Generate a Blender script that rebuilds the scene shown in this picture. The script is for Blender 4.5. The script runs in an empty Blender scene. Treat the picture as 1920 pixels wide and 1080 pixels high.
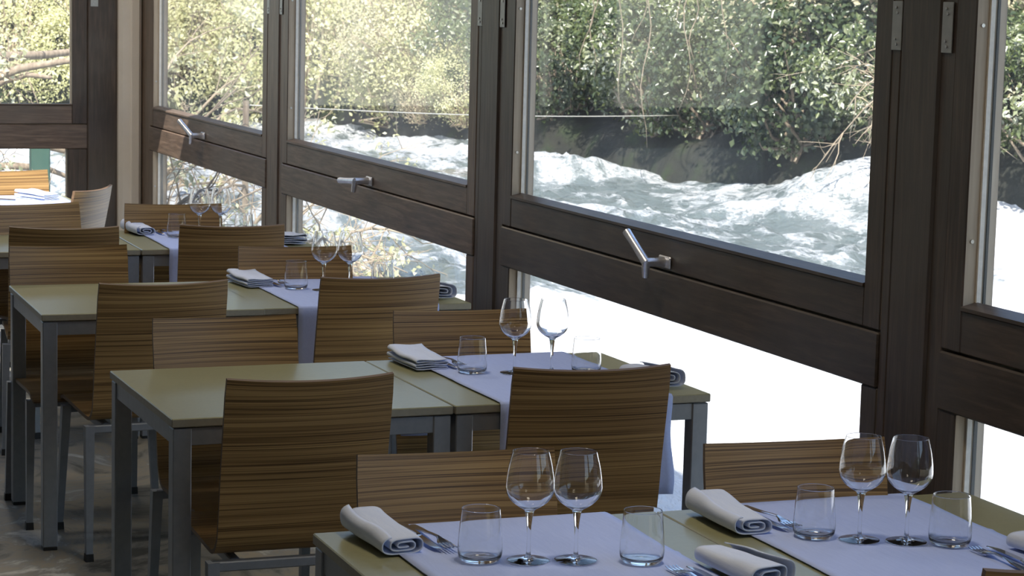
import bpy, math, random
import numpy as np
from mathutils import Vector, Matrix, Euler

sc = bpy.context.scene
COL = sc.collection
R = math.radians

# ------------------------------------------------------------------ camera
cam = bpy.data.cameras.new('camera')
cam.sensor_width = 36.0
cam.lens = 78.737
cam.clip_end = 400
camo = bpy.data.objects.new('camera', cam)
COL.objects.link(camo)
rt = Vector((0.92986641, -0.36705136, 0.02493532))
up = Vector((0.02407266, 0.12833677, 0.99143844))
fw = Vector((0.36710894, 0.92130504, -0.12817196))
camo.matrix_world = Matrix(((rt.x, up.x, -fw.x, 0), (rt.y, up.y, -fw.y, 0), (rt.z, up.z, -fw.z, 1.73255771), (0, 0, 0, 1)))
sc.camera = camo
cam.dof.use_dof = True
cam.dof.focus_distance = 5.2
cam.dof.aperture_fstop = 24

# ------------------------------------------------------------------ world, sun, lamps, exposure
SUN_DIR = Vector((0.45 * math.cos(R(48)), 0.893 * math.cos(R(48)), -math.sin(R(48)))).normalized()
w = bpy.data.worlds.new('sky'); sc.world = w; w.use_nodes = True
nt = w.node_tree; bg = nt.nodes['Background']
sky = nt.nodes.new('ShaderNodeTexSky'); sky.sky_type = 'NISHITA'
sky.sun_disc = False; sky.sun_elevation = R(48); sky.sun_rotation = math.atan2(-SUN_DIR.x, -SUN_DIR.y)
nt.links.new(sky.outputs[0], bg.inputs[0]); bg.inputs[1].default_value = 0.40
sl = bpy.data.lights.new('sun', 'SUN'); sl.energy = 10.5; sl.angle = R(0.53); sl.color = (1.0, 0.95, 0.87)
so = bpy.data.objects.new('sun', sl); COL.objects.link(so)
so.rotation_euler = SUN_DIR.to_track_quat('-Z', 'Y').to_euler()
for i, (x, y, e) in enumerate([(1.5, -0.3, 5), (1.6, 1.6, 6), (1.7, 3.5, 6.4), (1.7, 5.4, 6.2), (1.7, 7.15, 5.8), (1.7, 8.7, 5), (1.5, 10.9, 24)]):  # last one is an added fill lamp to brighten the corner pillar
    l = bpy.data.lights.new('ceiling_and_fill_lamp', 'AREA'); l.energy = e; l.size = 0.35; l.spread = R(105 if y < 10 else 180); l.color = (1.0, 0.87, 0.66)
    o = bpy.data.objects.new('ceiling_and_fill_light', l); COL.objects.link(o); o.location = (x, y, 3.1)
sc.view_settings.view_transform = 'Standard'
sc.view_settings.look = 'None'
sc.view_settings.exposure = 0.0
sc.view_settings.gamma = 1.0
sc.view_settings.use_curve_mapping = False
sc.cycles.use_denoising = True
sc.cycles.max_bounces = 14
sc.cycles.transmission_bounces = 14
sc.cycles.transparent_max_bounces = 24
sc.cycles.sample_clamp_indirect = 6

rng = np.random.default_rng(7)
random.seed(7)

# ------------------------------------------------------------------ helpers
class MB:
    """collects verts / faces, links them as one mesh object"""
    def __init__(s): s.v = []; s.f = []; s.uv = None; s.mi = []
    def add(s, vs, fs, mi=0):
        n = len(s.v); s.v += [tuple(p) for p in vs]; s.f += [tuple(i + n for i in f) for f in fs]; s.mi += [mi] * len(fs)
    def box(s, x0, x1, y0, y1, z0, z1, b=0.0, mi=0, M=None):
        """box with chamfered edges when b > 0"""
        if b <= 0:
            vs = [(x, y, z) for x in (x0, x1) for y in (y0, y1) for z in (z0, z1)]
            fs = [(0, 1, 3, 2), (4, 6, 7, 5), (0, 4, 5, 1), (2, 3, 7, 6), (0, 2, 6, 4), (1, 5, 7, 3)]
        else:
            b = min(b, (x1 - x0) * .45, (y1 - y0) * .45, (z1 - z0) * .45)
            vs = []; idx = {}
            lo = (x0, y0, z0); hi = (x1, y1, z1)
            for sx in (0, 1):
                for sy in (0, 1):
                    for sz in (0, 1):
                        c = [(hi if q else lo)[i] for i, q in enumerate((sx, sy, sz))]
                        for ax in range(3):
                            p = list(c)
                            for k in range(3):
                                if k != ax: p[k] += (-b if (sx, sy, sz)[k] else b)
                            idx[(sx, sy, sz, ax)] = len(vs); vs.append(tuple(p))
            fs = []
            def q(ax, sgn):
                o = [k for k in range(3) if k != ax]
                r = []
                for (a, c) in ((0, 0), (1, 0), (1, 1), (0, 1)):
                    t = [0, 0, 0]; t[ax] = sgn; t[o[0]] = a; t[o[1]] = c
                    r.append(idx[(t[0], t[1], t[2], ax)])
                return r
            for ax in range(3):
                for sg in (0, 1): fs.append(q(ax, sg))
            for ax in range(3):
                o = [k for k in range(3) if k != ax]
                for a in (0, 1):
                    for c in (0, 1):
                        t0 = [0, 0, 0]; t0[o[0]] = a; t0[o[1]] = c; t1 = list(t0); t1[ax] = 1
                        fs.append([idx[(*t0, o[0])], idx[(*t1, o[0])], idx[(*t1, o[1])], idx[(*t0, o[1])]])
            for sx in (0, 1):
                for sy in (0, 1):
                    for sz in (0, 1): fs.append([idx[(sx, sy, sz, k)] for k in range(3)])
        if M is not None: vs = [tuple(M @ Vector(p)) for p in vs]
        s.add(vs, fs, mi)
    def tube(s, pts, rad, seg=8, cap=True, mi=0):
        pts = [Vector(p) for p in pts]; n = len(pts)
        rads = rad if isinstance(rad, (list, tuple)) else [rad] * n
        t0 = (pts[1] - pts[0]).normalized()
        a = t0.orthogonal().normalized(); vs = []; fs = []
        for i in range(n):
            t = (pts[min(i + 1, n - 1)] - pts[max(i - 1, 0)]).normalized()
            a = (a - t * a.dot(t)).normalized(); c = t.cross(a)
            for k in range(seg):
                th = 2 * math.pi * k / seg
                vs.append(pts[i] + (a * math.cos(th) + c * math.sin(th)) * rads[i])
        for i in range(n - 1):
            for k in range(seg):
                k2 = (k + 1) % seg
                fs.append((i * seg + k, i * seg + k2, (i + 1) * seg + k2, (i + 1) * seg + k))
        if cap: fs += [tuple(range(seg))[::-1], tuple((n - 1) * seg + k for k in range(seg))]
        s.add(vs, fs, mi)
    def frustum(s, p0, p1, a0, b0, a1, b1, mi=0):
        """square bar from p0 to p1, half sizes a (x) and b (y) at each end"""
        vs = [(p0[0] + sx * a0, p0[1] + sy * b0, p0[2]) for sx, sy in ((-1, -1), (1, -1), (1, 1), (-1, 1))]
        vs += [(p1[0] + sx * a1, p1[1] + sy * b1, p1[2]) for sx, sy in ((-1, -1), (1, -1), (1, 1), (-1, 1))]
        s.add(vs, [(3, 2, 1, 0), (4, 5, 6, 7), (0, 1, 5, 4), (1, 2, 6, 5), (2, 3, 7, 6), (3, 0, 4, 7)], mi)
    def lathe(s, prof, seg=40, mi=0):
        n = len(prof); vs = []; fs = []; rows = []
        for (r, z) in prof:
            if r < 1e-6: rows.append([len(vs)]); vs.append((0, 0, z))
            else:
                rows.append(list(range(len(vs), len(vs) + seg)))
                vs += [(r * math.cos(2 * math.pi * k / seg), r * math.sin(2 * math.pi * k / seg), z) for k in range(seg)]
        for a, b in zip(rows, rows[1:]):
            for k in range(seg):
                k2 = (k + 1) % seg
                if len(a) == 1 and len(b) == 1: continue
                if len(a) == 1: fs.append((a[0], b[k2], b[k]))
                elif len(b) == 1: fs.append((a[k], a[k2], b[0]))
                else: fs.append((a[k], a[k2], b[k2], b[k]))
        s.add(vs, fs, mi)
    def loft(s, secs, mi=0):
        """secs: list of equal-length closed loops"""
        n = len(secs[0]); vs = [p for c in secs for p in c]; fs = []
        for i in range(len(secs) - 1):
            for k in range(n):
                k2 = (k + 1) % n
                fs.append((i * n + k, i * n + k2, (i + 1) * n + k2, (i + 1) * n + k))
        fs += [tuple(range(n))[::-1], tuple((len(secs) - 1) * n + k for k in range(n))]
        s.add(vs, fs, mi)
    def mesh(s, name, mats, smooth=False):
        me = bpy.data.meshes.new(name); me.from_pydata(s.v, [], s.f)
        for m in (mats if isinstance(mats, (list, tuple)) else [mats]): me.materials.append(m)
        if any(s.mi): me.polygons.foreach_set('material_index', s.mi)
        if smooth: me.polygons.foreach_set('use_smooth', [True] * len(me.polygons))
        me.validate(); me.update()
        fix_normals(me)
        return me
    def build(s, name, mats, parent=None, smooth=False, loc=None, rz=0):
        return link(name, s.mesh(name, mats, smooth), parent, loc, rz)

def fix_normals(me):
    import bmesh
    b = bmesh.new(); b.from_mesh(me); bmesh.ops.recalc_face_normals(b, faces=b.faces); b.to_mesh(me); b.free()

def link(name, data, parent=None, loc=None, rz=0):
    o = bpy.data.objects.new(name, data); COL.objects.link(o)
    if parent is not None: o.parent = parent
    if loc is not None: o.location = loc
    if rz: o.rotation_euler = (0, 0, rz)
    return o

def tag(o, label=None, cat=None, group=None, kind=None):
    if label: o['label'] = label
    if cat: o['category'] = cat
    if group: o['group'] = group
    if kind: o['kind'] = kind
    return o

def empty(name, loc=(0, 0, 0), rz=0, **k):
    o = bpy.data.objects.new(name, None); COL.objects.link(o)
    o.location = loc; o.rotation_euler = (0, 0, rz); o.empty_display_size = .05
    return tag(o, **k)

def copy_tree(o, parent=None):
    c = o.copy(); COL.objects.link(c)
    if parent is not None: c.parent = parent
    for ch in list(o.children): copy_tree(ch, c)
    return c

def smooth_by_angle(o, ang=40):
    me = o.data
    import bmesh
    b = bmesh.new(); b.from_mesh(me)
    for f in b.faces: f.smooth = True
    for e in b.edges:
        e.smooth = not (len(e.link_faces) == 2 and e.calc_face_angle(0) > R(ang))
    b.to_mesh(me); b.free()

# numpy value noise
def _h(ix, iy, s):
    n = (ix * 374761393 + iy * 668265263 + s * 1442695041) & 0xffffffff
    n = ((n ^ (n >> 13)) * 1274126177) & 0xffffffff
    return ((n ^ (n >> 16)) & 0xffff) / 65535.0
def vnoise(x, y, s=0):
    x = np.asarray(x, float); y = np.asarray(y, float)
    ix = np.floor(x).astype(np.int64); iy = np.floor(y).astype(np.int64); fx = x - ix; fy = y - iy
    ux = fx * fx * (3 - 2 * fx); uy = fy * fy * (3 - 2 * fy)
    a = _h(ix, iy, s); b = _h(ix + 1, iy, s); c = _h(ix, iy + 1, s); d = _h(ix + 1, iy + 1, s)
    return (a * (1 - ux) + b * ux) * (1 - uy) + (c * (1 - ux) + d * ux) * uy
def fbm(x, y, s=0, o=4):
    t = 0; a = .5
    for i in range(o): t = t + a * vnoise(x * 2 ** i, y * 2 ** i, s + i * 17); a *= .5
    return t

# ------------------------------------------------------------------ materials
def newmat(name):
    m = bpy.data.materials.new(name); m.use_nodes = True
    n = m.node_tree.nodes; return m, n, m.node_tree.links, n['Principled BSDF']
def ramp(n, stops):
    r = n.new('ShaderNodeValToRGB'); e = r.color_ramp.elements
    while len(e) < len(stops): e.new(.5)
    for k, (p, c) in enumerate(stops): e[k].position = p; e[k].color = (*c, 1)
    return r
def coords(n, l, kind='Object', scale=(1, 1, 1)):
    tc = n.new('ShaderNodeTexCoord'); mp = n.new('ShaderNodeMapping'); mp.inputs['Scale'].default_value = scale
    l.new(tc.outputs[kind], mp.inputs[0]); return mp.outputs[0]
def noise(n, l, vec, scale, detail=4, rough=.55, dist=0):
    t = n.new('ShaderNodeTexNoise'); t.inputs['Scale'].default_value = scale; t.inputs['Detail'].default_value = detail
    t.inputs['Roughness'].default_value = rough; t.inputs['Distortion'].default_value = dist
    if vec is not None: l.new(vec, t.inputs['Vector'])
    return t.outputs['Fac']
def bump(n, l, p, h, strength=.2, dist=.002):
    b = n.new('ShaderNodeBump'); b.inputs['Strength'].default_value = strength; b.inputs['Distance'].default_value = dist
    l.new(h, b.inputs['Height']); l.new(b.outputs[0], p.inputs['Normal'])

def mat_noise(name, stops, scale=(1, 1, 1), nscale=8, rough=.5, metal=0, bstr=0, bdist=.002, detail=5, dist=0, kind='Object', spec=.5):
    m, n, l, p = newmat(name)
    f = noise(n, l, coords(n, l, kind, scale), nscale, detail, .6, dist)
    r = ramp(n, stops); l.new(f, r.inputs[0]); l.new(r.outputs[0], p.inputs['Base Color'])
    p.inputs['Roughness'].default_value = rough; p.inputs['Metallic'].default_value = metal
    p.inputs['Specular IOR Level'].default_value = spec
    if bstr: bump(n, l, p, f, bstr, bdist)
    return m
def mat_plain(name, c, rough=.5, metal=0):
    m, n, l, p = newmat(name)
    f = noise(n, l, coords(n, l), 60, 3)
    r = ramp(n, [(.3, tuple(x * .9 for x in c)), (.7, tuple(min(1, x * 1.08) for x in c))]); l.new(f, r.inputs[0])
    l.new(r.outputs[0], p.inputs['Base Color'])
    p.inputs['Roughness'].default_value = rough; p.inputs['Metallic'].default_value = metal
    return m

def wood_frame(name, scale, far=False):  # far copy of the same wood paints haze and sun in lighter
    m, n, l, p = newmat(name)
    v = coords(n, l, 'Object', scale)
    f = noise(n, l, v, 9, 6, .65, .4)
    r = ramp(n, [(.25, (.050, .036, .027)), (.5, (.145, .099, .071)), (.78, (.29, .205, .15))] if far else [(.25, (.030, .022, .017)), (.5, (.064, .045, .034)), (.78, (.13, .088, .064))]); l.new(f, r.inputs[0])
    g = noise(n, l, coords(n, l), 2.2, 4)
    gr = ramp(n, [(.42, (0, 0, 0)), (.66, (1, 1, 1))]); l.new(g, gr.inputs[0])
    mx = n.new('ShaderNodeMix'); mx.data_type = 'RGBA'
    mu = n.new('ShaderNodeMath'); mu.operation = 'MULTIPLY'; mu.inputs[1].default_value = .5; l.new(gr.outputs[0], mu.inputs[0])
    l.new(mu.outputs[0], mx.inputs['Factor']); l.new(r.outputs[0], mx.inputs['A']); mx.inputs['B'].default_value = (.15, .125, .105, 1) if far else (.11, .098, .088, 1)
    l.new(mx.outputs['Result'], p.inputs['Base Color'])
    p.inputs['Roughness'].default_value = .42; bump(n, l, p, f, .25, .002)
    return m
W_REV = mat_noise('daylit_tan_wood', [(.3, (.36, .285, .20)), (.7, (.50, .41, .30))], scale=(7, 7, .5), nscale=8, rough=.6, bstr=.15, bdist=.002)  # daylight on the stile reveals painted as a lighter tan
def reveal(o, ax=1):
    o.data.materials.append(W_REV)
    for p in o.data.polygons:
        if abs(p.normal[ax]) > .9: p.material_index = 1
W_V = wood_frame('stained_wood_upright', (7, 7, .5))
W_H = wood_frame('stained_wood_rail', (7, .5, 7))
W_HX = wood_frame('farlit_wood_back_rail', (.5, 7, 7), True)
W_VF = wood_frame('farlit_wood_upright', (7, 7, .5), True)
W_HF = wood_frame('farlit_wood_rail', (7, .5, 7), True)
M_BEAD = mat_plain('pale_glazing_strip', (.78, .74, .66), .5)
M_GASKET = mat_plain('dark_glazing_gasket', (.03, .035, .033), .6)
M_PILLAR = mat_noise('cream_paint', [(.3, (.80, .75, .68)), (.7, (.86, .81, .74))], nscale=5, rough=.6)
M_WALL = mat_noise('room_plaster', [(.3, (.36, .33, .29)), (.7, (.42, .39, .34))], nscale=4, rough=.8)
M_CEIL = mat_noise('ceiling_boards', [(.3, (.26, .19, .13)), (.7, (.34, .26, .18))], scale=(6, .6, 6), nscale=6, rough=.7)
M_PLATE = mat_noise('zinc_plate', [(.3, (.36, .37, .36)), (.7, (.44, .45, .44))], nscale=30, rough=.45, metal=.35)
M_SCREW = mat_plain('screw_steel', (.5, .5, .5), .35, 1)
M_CHROME = mat_plain('satin_chrome', (.86, .87, .92), .36, .85)
M_STEEL = mat_plain('cutlery_steel', (.62, .63, .66), .16, 1)
M_METAL = mat_noise('grey_lacquered_metal', [(.3, (.215, .235, .26)), (.7, (.25, .27, .30))], nscale=40, rough=.38, metal=.25)
M_FOOT = mat_plain('black_plastic', (.012, .012, .012), .5)
M_TOP = mat_noise('beige_laminate', [(.3, (.245, .24, .135)), (.7, (.27, .265, .15))], nscale=90, rough=.3, detail=2)
M_EDGE = mat_noise('laminate_edge', [(.3, (.27, .25, .19)), (.7, (.32, .30, .23))], nscale=60, rough=.5)
M_STONE = mat_noise('river_stone', [(.36, (.02, .024, .02)), (.52, (.05, .052, .045)), (.60, (.04, .055, .02)), (.66, (.4, .42, .43))], nscale=5, rough=.6, bstr=.6, bdist=.05)
M_BARK = mat_noise('grey_bark', [(.3, (.16, .12, .085)), (.7, (.36, .29, .21))], scale=(6, 6, 1), nscale=5, rough=.85, bstr=.5, bdist=.01)
M_TWIG = mat_noise('tan_twigs', [(.3, (.30, .23, .15)), (.7, (.55, .45, .33))], nscale=5, rough=.8)
M_GREENPOST = mat_noise('green_paint', [(.3, (.03, .075, .055)), (.7, (.05, .10, .075))], nscale=6, rough=.5)
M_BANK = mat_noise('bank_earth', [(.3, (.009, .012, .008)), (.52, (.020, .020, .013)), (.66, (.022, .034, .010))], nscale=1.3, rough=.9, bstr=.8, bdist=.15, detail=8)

def floor_mat():
    m, n, l, p = newmat('polished_concrete')
    v = coords(n, l)
    f = noise(n, l, v, 2.2, 9, .66, 1.0)
    r = ramp(n, [(.40, (.06, .055, .04)), (.47, (.20, .185, .15)), (.52, (.25, .21, .145)), (.56, (.20, .19, .16)), (.63, (.50, .48, .42))]); l.new(f, r.inputs[0])
    l.new(r.outputs[0], p.inputs['Base Color']); p.inputs['Roughness'].default_value = .5; p.inputs['Specular IOR Level'].default_value = .35
    bump(n, l, p, f, .1, .003)
    return m
M_FLOOR = floor_mat()

def zebrano():
    m, n, l, p = newmat('zebrano_plywood')
    v = coords(n, l, 'UV', (.8, 165, 1))
    oi = n.new('ShaderNodeObjectInfo')
    va = n.new('ShaderNodeVectorMath'); va.operation = 'ADD'
    cb = n.new('ShaderNodeCombineXYZ'); ml = n.new('ShaderNodeMath'); ml.operation = 'MULTIPLY'; ml.inputs[1].default_value = 37
    l.new(oi.outputs['Random'], ml.inputs[0]); l.new(ml.outputs[0], cb.inputs[1]); l.new(v, va.inputs[0]); l.new(cb.outputs[0], va.inputs[1])
    f = noise(n, l, va.outputs[0], 1.6, 1.6, .55, .04)
    v2 = coords(n, l, 'UV', (1.2, 14, 1)); f2 = noise(n, l, v2, 1.2, 3, .5, .2)
    r = ramp(n, [(.32, (.085, .046, .016)), (.43, (.20, .118, .045)), (.53, (.32, .198, .077)), (.75, (.42, .275, .115))]); l.new(f, r.inputs[0])
    r2 = ramp(n, [(.3, (.80, .77, .74)), (.7, (1.06, 1.05, 1.02))]); l.new(f2, r2.inputs[0])
    mx = n.new('ShaderNodeMix'); mx.data_type = 'RGBA'; mx.blend_type = 'MULTIPLY'; mx.inputs['Factor'].default_value = 1
    l.new(r.outputs[0], mx.inputs['A']); l.new(r2.outputs[0], mx.inputs['B'])
    l.new(mx.outputs['Result'], p.inputs['Base Color']); p.inputs['Roughness'].default_value = .4
    p.inputs['Specular IOR Level'].default_value = .4
    return m
M_ZEB = zebrano()
M_PLYEDGE = mat_noise('plywood_edge', [(.3, (.10, .06, .035)), (.7, (.18, .115, .07))], scale=(1, 1, 60), nscale=3, rough=.6)

def linen(name, a, b):
    m, n, l, p = newmat(name)
    v = coords(n, l, 'Object')
    w1 = noise(n, l, v, 420, 2); w2 = noise(n, l, coords(n, l, 'Object', (30, 3, 30)), 6, 5, .6, .6)
    r = ramp(n, [(.3, a), (.7, b)]); l.new(w2, r.inputs[0]); l.new(r.outputs[0], p.inputs['Base Color'])
    p.inputs['Roughness'].default_value = .9; p.inputs['Specular IOR Level'].default_value = .1
    ad = n.new('ShaderNodeMath'); ad.operation = 'ADD'; l.new(w1, ad.inputs[0]); l.new(w2, ad.inputs[1])
    bump(n, l, p, ad.outputs[0], .22, .0012)
    return m
M_RUN = linen('blue_grey_linen', (.42, .51, .83), (.47, .56, .88))
M_NAP = linen('white_linen', (.60, .67, .84), (.67, .73, .88))

def glass_pane(name, dirt):
    m = bpy.data.materials.new(name); m.use_nodes = True; n = m.node_tree.nodes; l = m.node_tree.links; n.clear()
    out = n.new('ShaderNodeOutputMaterial'); tr = n.new('ShaderNodeBsdfTransparent'); tr.inputs[0].default_value = (.97, .975, .97, 1)
    gl = n.new('ShaderNodeBsdfGlossy'); gl.inputs['Roughness'].default_value = .02
    fr = n.new('ShaderNodeFresnel'); ge = n.new('ShaderNodeNewGeometry')
    io = n.new('ShaderNodeMapRange'); io.inputs[3].default_value = 1.33; io.inputs[4].default_value = 1 / 1.33
    l.new(ge.outputs['Backfacing'], io.inputs[0]); l.new(io.outputs[0], fr.inputs[0])
    m1 = n.new('ShaderNodeMixShader'); l.new(fr.outputs[0], m1.inputs[0]); l.new(tr.outputs[0], m1.inputs[1]); l.new(gl.outputs[0], m1.inputs[2])
    di = n.new('ShaderNodeBsdfTranslucent'); di.inputs[0].default_value = (.95, .93, .9, 1)
    f = noise(n, l, coords(n, l, 'Object', (1, 1, .25)), 3, 5)
    r = ramp(n, [(.35, (dirt * .5,) * 3), (.7, (dirt * 1.5,) * 3)]); l.new(f, r.inputs[0])
    m2 = n.new('ShaderNodeMixShader'); l.new(r.outputs[0], m2.inputs[0]); l.new(m1.outputs[0], m2.inputs[1]); l.new(di.outputs[0], m2.inputs[2])
    l.new(m2.outputs[0], out.inputs[0]); return m
M_GLASS = glass_pane('window_glass_dusty', .034)
M_GLASS_NEAR = glass_pane('window_glass_lightly_dusty', .016)
M_GLASS_LOW = glass_pane('window_glass_clear', .02)

def glass_table():
    m, n, l, p = newmat('drinking_glass')
    p.inputs['Base Color'].default_value = (.985, .99, .99, 1); p.inputs['Roughness'].default_value = 0.0
    p.inputs['Transmission Weight'].default_value = 1; p.inputs['IOR'].default_value = 1.40
    return m
M_WINE = glass_table()

def leaf_mat(name, dark, mid, light, rough=.38, trans=.25):
    m, n, l, p = newmat(name)
    at = n.new('ShaderNodeAttribute'); at.attribute_name = 'tone'
    r = ramp(n, [(0, dark), (.5, mid), (1, light)]); l.new(at.outputs['Fac'], r.inputs[0]); l.new(r.outputs[0], p.inputs['Base Color'])
    p.inputs['Roughness'].default_value = rough; p.inputs['Specular IOR Level'].default_value = .6
    out = [x for x in n if x.type == 'OUTPUT_MATERIAL'][0]
    tl = n.new('ShaderNodeBsdfTranslucent'); l.new(r.outputs[0], tl.inputs[0])
    mx = n.new('ShaderNodeMixShader'); mx.inputs[0].default_value = trans
    l.new(p.outputs[0], mx.inputs[1]); l.new(tl.outputs[0], mx.inputs[2]); l.new(mx.outputs[0], out.inputs[0])
    return m
L_LAUREL = leaf_mat('laurel_leaves', (.055, .08, .028), (.145, .175, .06), (.72, .72, .58), .22)  # light end of the tone paints sun glints onto the leaves
L_IVY = leaf_mat('dark_ivy_leaves', (.035, .055, .022), (.08, .105, .04), (.38, .40, .24), .25)
L_SPRING = leaf_mat('spring_leaves', (.40, .40, .18), (.68, .66, .37), (.88, .86, .62), .5, .4)
L_PALE = leaf_mat('pale_leaves', (.42, .38, .24), (.66, .60, .40), (.85, .79, .58), .5, .4)

# ------------------------------------------------------------------ the room shell
WX = 2.72          # inner face of the window wall
ZG, ZT, ZS = .98, .846, 1.09   # groove, underside of mid rail, sash glass edge
ZTOP, ZC = 2.62, 3.2
BACK = 12.6
PITCH = 2.697
b = MB(); b.box(-1.5, 3.0, -3.2, 12.9, -.12, 0); tag(b.build('floor', M_FLOOR), kind='structure')
# ceiling with two unseen openings added to let sun onto the far corner
b = MB(); xs = [-1.5, -1.1, 1.05, 1.69, 1.93, 3.3]; ys = [-3.2, 7.45, 9.0, 9.57, 10.22, 12.9]
for i in range(5):
    for j in range(5):
        if (i == 1 and j == 1) or (i == 3 and j == 3): continue
        b.box(xs[i], xs[i + 1], ys[j], ys[j + 1], ZC, ZC + .16)
tag(b.build('ceiling', M_CEIL), kind='structure')
b = MB(); b.box(-1.5, -1.3, -3.2, 12.9, 0, ZC); tag(b.build('wall_left', M_WALL), kind='structure')
b = MB(); b.box(-1.5, 3.0, -3.3, -3.2, 0, ZC); tag(b.build('wall_front', M_WALL), kind='structure')
b = MB(); b.box(WX, WX + .12, -3.2, BACK, ZTOP, ZC); tag(b.build('wall_right', W_H), kind='structure')
b = MB(); b.box(-1.3, WX, BACK, BACK + .12, ZTOP, ZC); tag(b.build('wall_back', W_HX), kind='structure')

tn = [0]
def trim(bm, mat, name=None):
    tn[0] += 1
    return tag(bm.build('trim_%d' % tn[0], mat), kind='structure')

wn = [0]
def screw(bm, c, ax, r=.004):
    bm.tube([Vector(c), Vector(c) + Vector(ax) * .003], r, 8)

def bay_right(y0, y1, handle=None, kind='mid'):
    """sash y0..y1 on the window wall, fixed pane below"""
    wn[0] += 1
    e = empty('window_%d' % wn[0], (WX, (y0 + y1) / 2, ZG), kind='structure')
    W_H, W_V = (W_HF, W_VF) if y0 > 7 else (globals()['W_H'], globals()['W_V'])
    L = (y1 - y0) / 2; st = .077; x0, x1 = 0.0, .08; H = ZTOP - ZG; g = .003
    f = MB()
    f.box(x0, x1, -L, -L + st, g, H, .003); f.box(x0, x1, L - st, L, g, H, .003)
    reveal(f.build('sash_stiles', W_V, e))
    f = MB(); f.box(x0 + .001, x1, -L + st, L - st, g, ZS - ZG - .012, .003); f.box(x0 + .001, x1, -L + st, L - st, H - .09, H, .003)
    f.build('sash_rails', W_H, e)
    # sloping sill lip along the bottom rail
    f = MB(); zl = ZS - ZG
    f.add([(x0 - .004, -L + st, zl - .012), (.036, -L + st, zl - .012), (.036, -L + st, zl + .006), (x0 - .004, -L + st, zl - .004),
           (x0 - .004, L - st, zl - .012), (.036, L - st, zl - .012), (.036, L - st, zl + .006), (x0 - .004, L - st, zl - .004)],
          [(0, 1, 2, 3), (7, 6, 5, 4), (0, 3, 7, 4), (3, 2, 6, 7), (1, 5, 6, 2), (0, 4, 5, 1)])
    f.build('sill_lip', W_H, e)
    f = MB()
    for s in (-1, 1):
        yy = s * (L - st); f.box(.033, .044, min(yy, yy - s * .006), max(yy, yy - s * .006), zl - .01, H - .09)
    f.build('glazing_bead', M_BEAD, e)
    f = MB(); f.box(.045, .052, -L + st - .01, L - st + .01, zl - .02, H - .08); gp = f.build('glass_pane', M_GLASS if y0 > 7 else M_GLASS_NEAR, e)
    f = MB()
    for s in (-1, 1):
        yy = s * (L - st); f.box(.052, .058, min(yy, yy - s * .004), max(yy, yy - s * .004), zl - .01, H - .09)
    f.build('gasket', M_GASKET, e)
    for zz in (.25, .72, 1.2):
        f = MB(); screw(f, (.017, L - st, zz), (0, -1, 0), .0045); f.build('screw', M_SCREW, e)
    if handle:
        hy, d, sd = handle
        h = empty('window_handle'); h.parent = e; h.location = (0, hy - (y0 + y1) / 2, .028)
        p = MB(); p.box(-.007, 0, -.037, .037, -.017, .017, .003); p.box(-.010, -.006, .018, .024, -.010, .010, .001); p.build('base_plate', M_CHROME, h)
        q = MB(); d = Vector(d).normalized(); sd = Vector(sd).normalized(); c = Vector((-.062, .0, 0))
        q.tube([(-.004, 0, 0), (-.03, 0, 0), c], [.015, .0125, .013], 12)
        q.tube([c - d * .004, c + d * .03, c + d * .085, c + d * .125], [.0135, .0125, .0115, .0125], 10)
        q.tube([c - sd * .004, c + sd * .02, c + sd * .044], [.0125, .011, .009], 10)
        q.build('lever', M_CHROME, h, True)
        smooth_by_angle(h.children[1])
    # fixed light below the rail
    wn[0] += 1
    e2 = empty('window_%d' % wn[0], (WX, (y0 + y1) / 2, 0), kind='structure')
    zb, zt = .10, ZT
    f = MB()
    ws = .072
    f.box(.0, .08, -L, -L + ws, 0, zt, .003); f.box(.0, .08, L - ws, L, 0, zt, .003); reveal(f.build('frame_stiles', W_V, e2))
    f = MB(); f.box(.0, .08, -L + ws, L - ws, 0, zb, .003); f.build('frame_rail', W_H, e2)
    f = MB()
    for s in (-1, 1):
        yy = s * (L - ws); f.box(.030, .042, min(yy, yy - s * .006), max(yy, yy - s * .006), zb, zt)
    f.build('glazing_bead', M_BEAD, e2)
    f = MB()
    for s in (-1, 1):
        yy = s * (L - ws); f.box(.050, .058, min(yy, yy - s * .004), max(yy, yy - s * .004), zb, zt)
    f.build('gasket', M_GASKET, e2)
    f = MB(); f.box(.043, .049, -L + ws - .01, L - ws + .01, zb - .01, zt + .005); f.build('glass_pane', M_GLASS_LOW, e2)
    for zz in (.2, .65):
        f = MB(); screw(f, (.015, L - ws, zz), (0, -1, 0), .0045); f.build('screw', M_SCREW, e2)
    # mid rail between them
    f = MB(); f.box(WX - .004, WX + .08, y0, y1, ZT, ZG - .002, .004); trim(f, W_H)

def hinge_plate(loc, ax, label):
    """zinc plate on a post; ax = wall normal direction"""
    e = MB()
    if ax == 'x': e.box(-.003, 0, -.021, .021, 0, .112, .001)
    else: e.box(-.021, .021, -.003, 0, 0, .112, .001)
    o = e.build('hinge_plate', M_PLATE, None, False, loc)
    tag(o, label, 'hinge plate', 'zinc hinge plates on the posts')
    for zz in (.014, .026, .086, .098):
        dx = -.003 if zz in (.014, .086) else .003; s = MB()
        if ax == 'x': screw(s, (-.003, dx, zz), (-1, 0, 0), .0035)
        else: screw(s, (dx, -.003, zz), (0, -1, 0), .0035)
        s.build('screw_head', M_SCREW, o)

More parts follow.
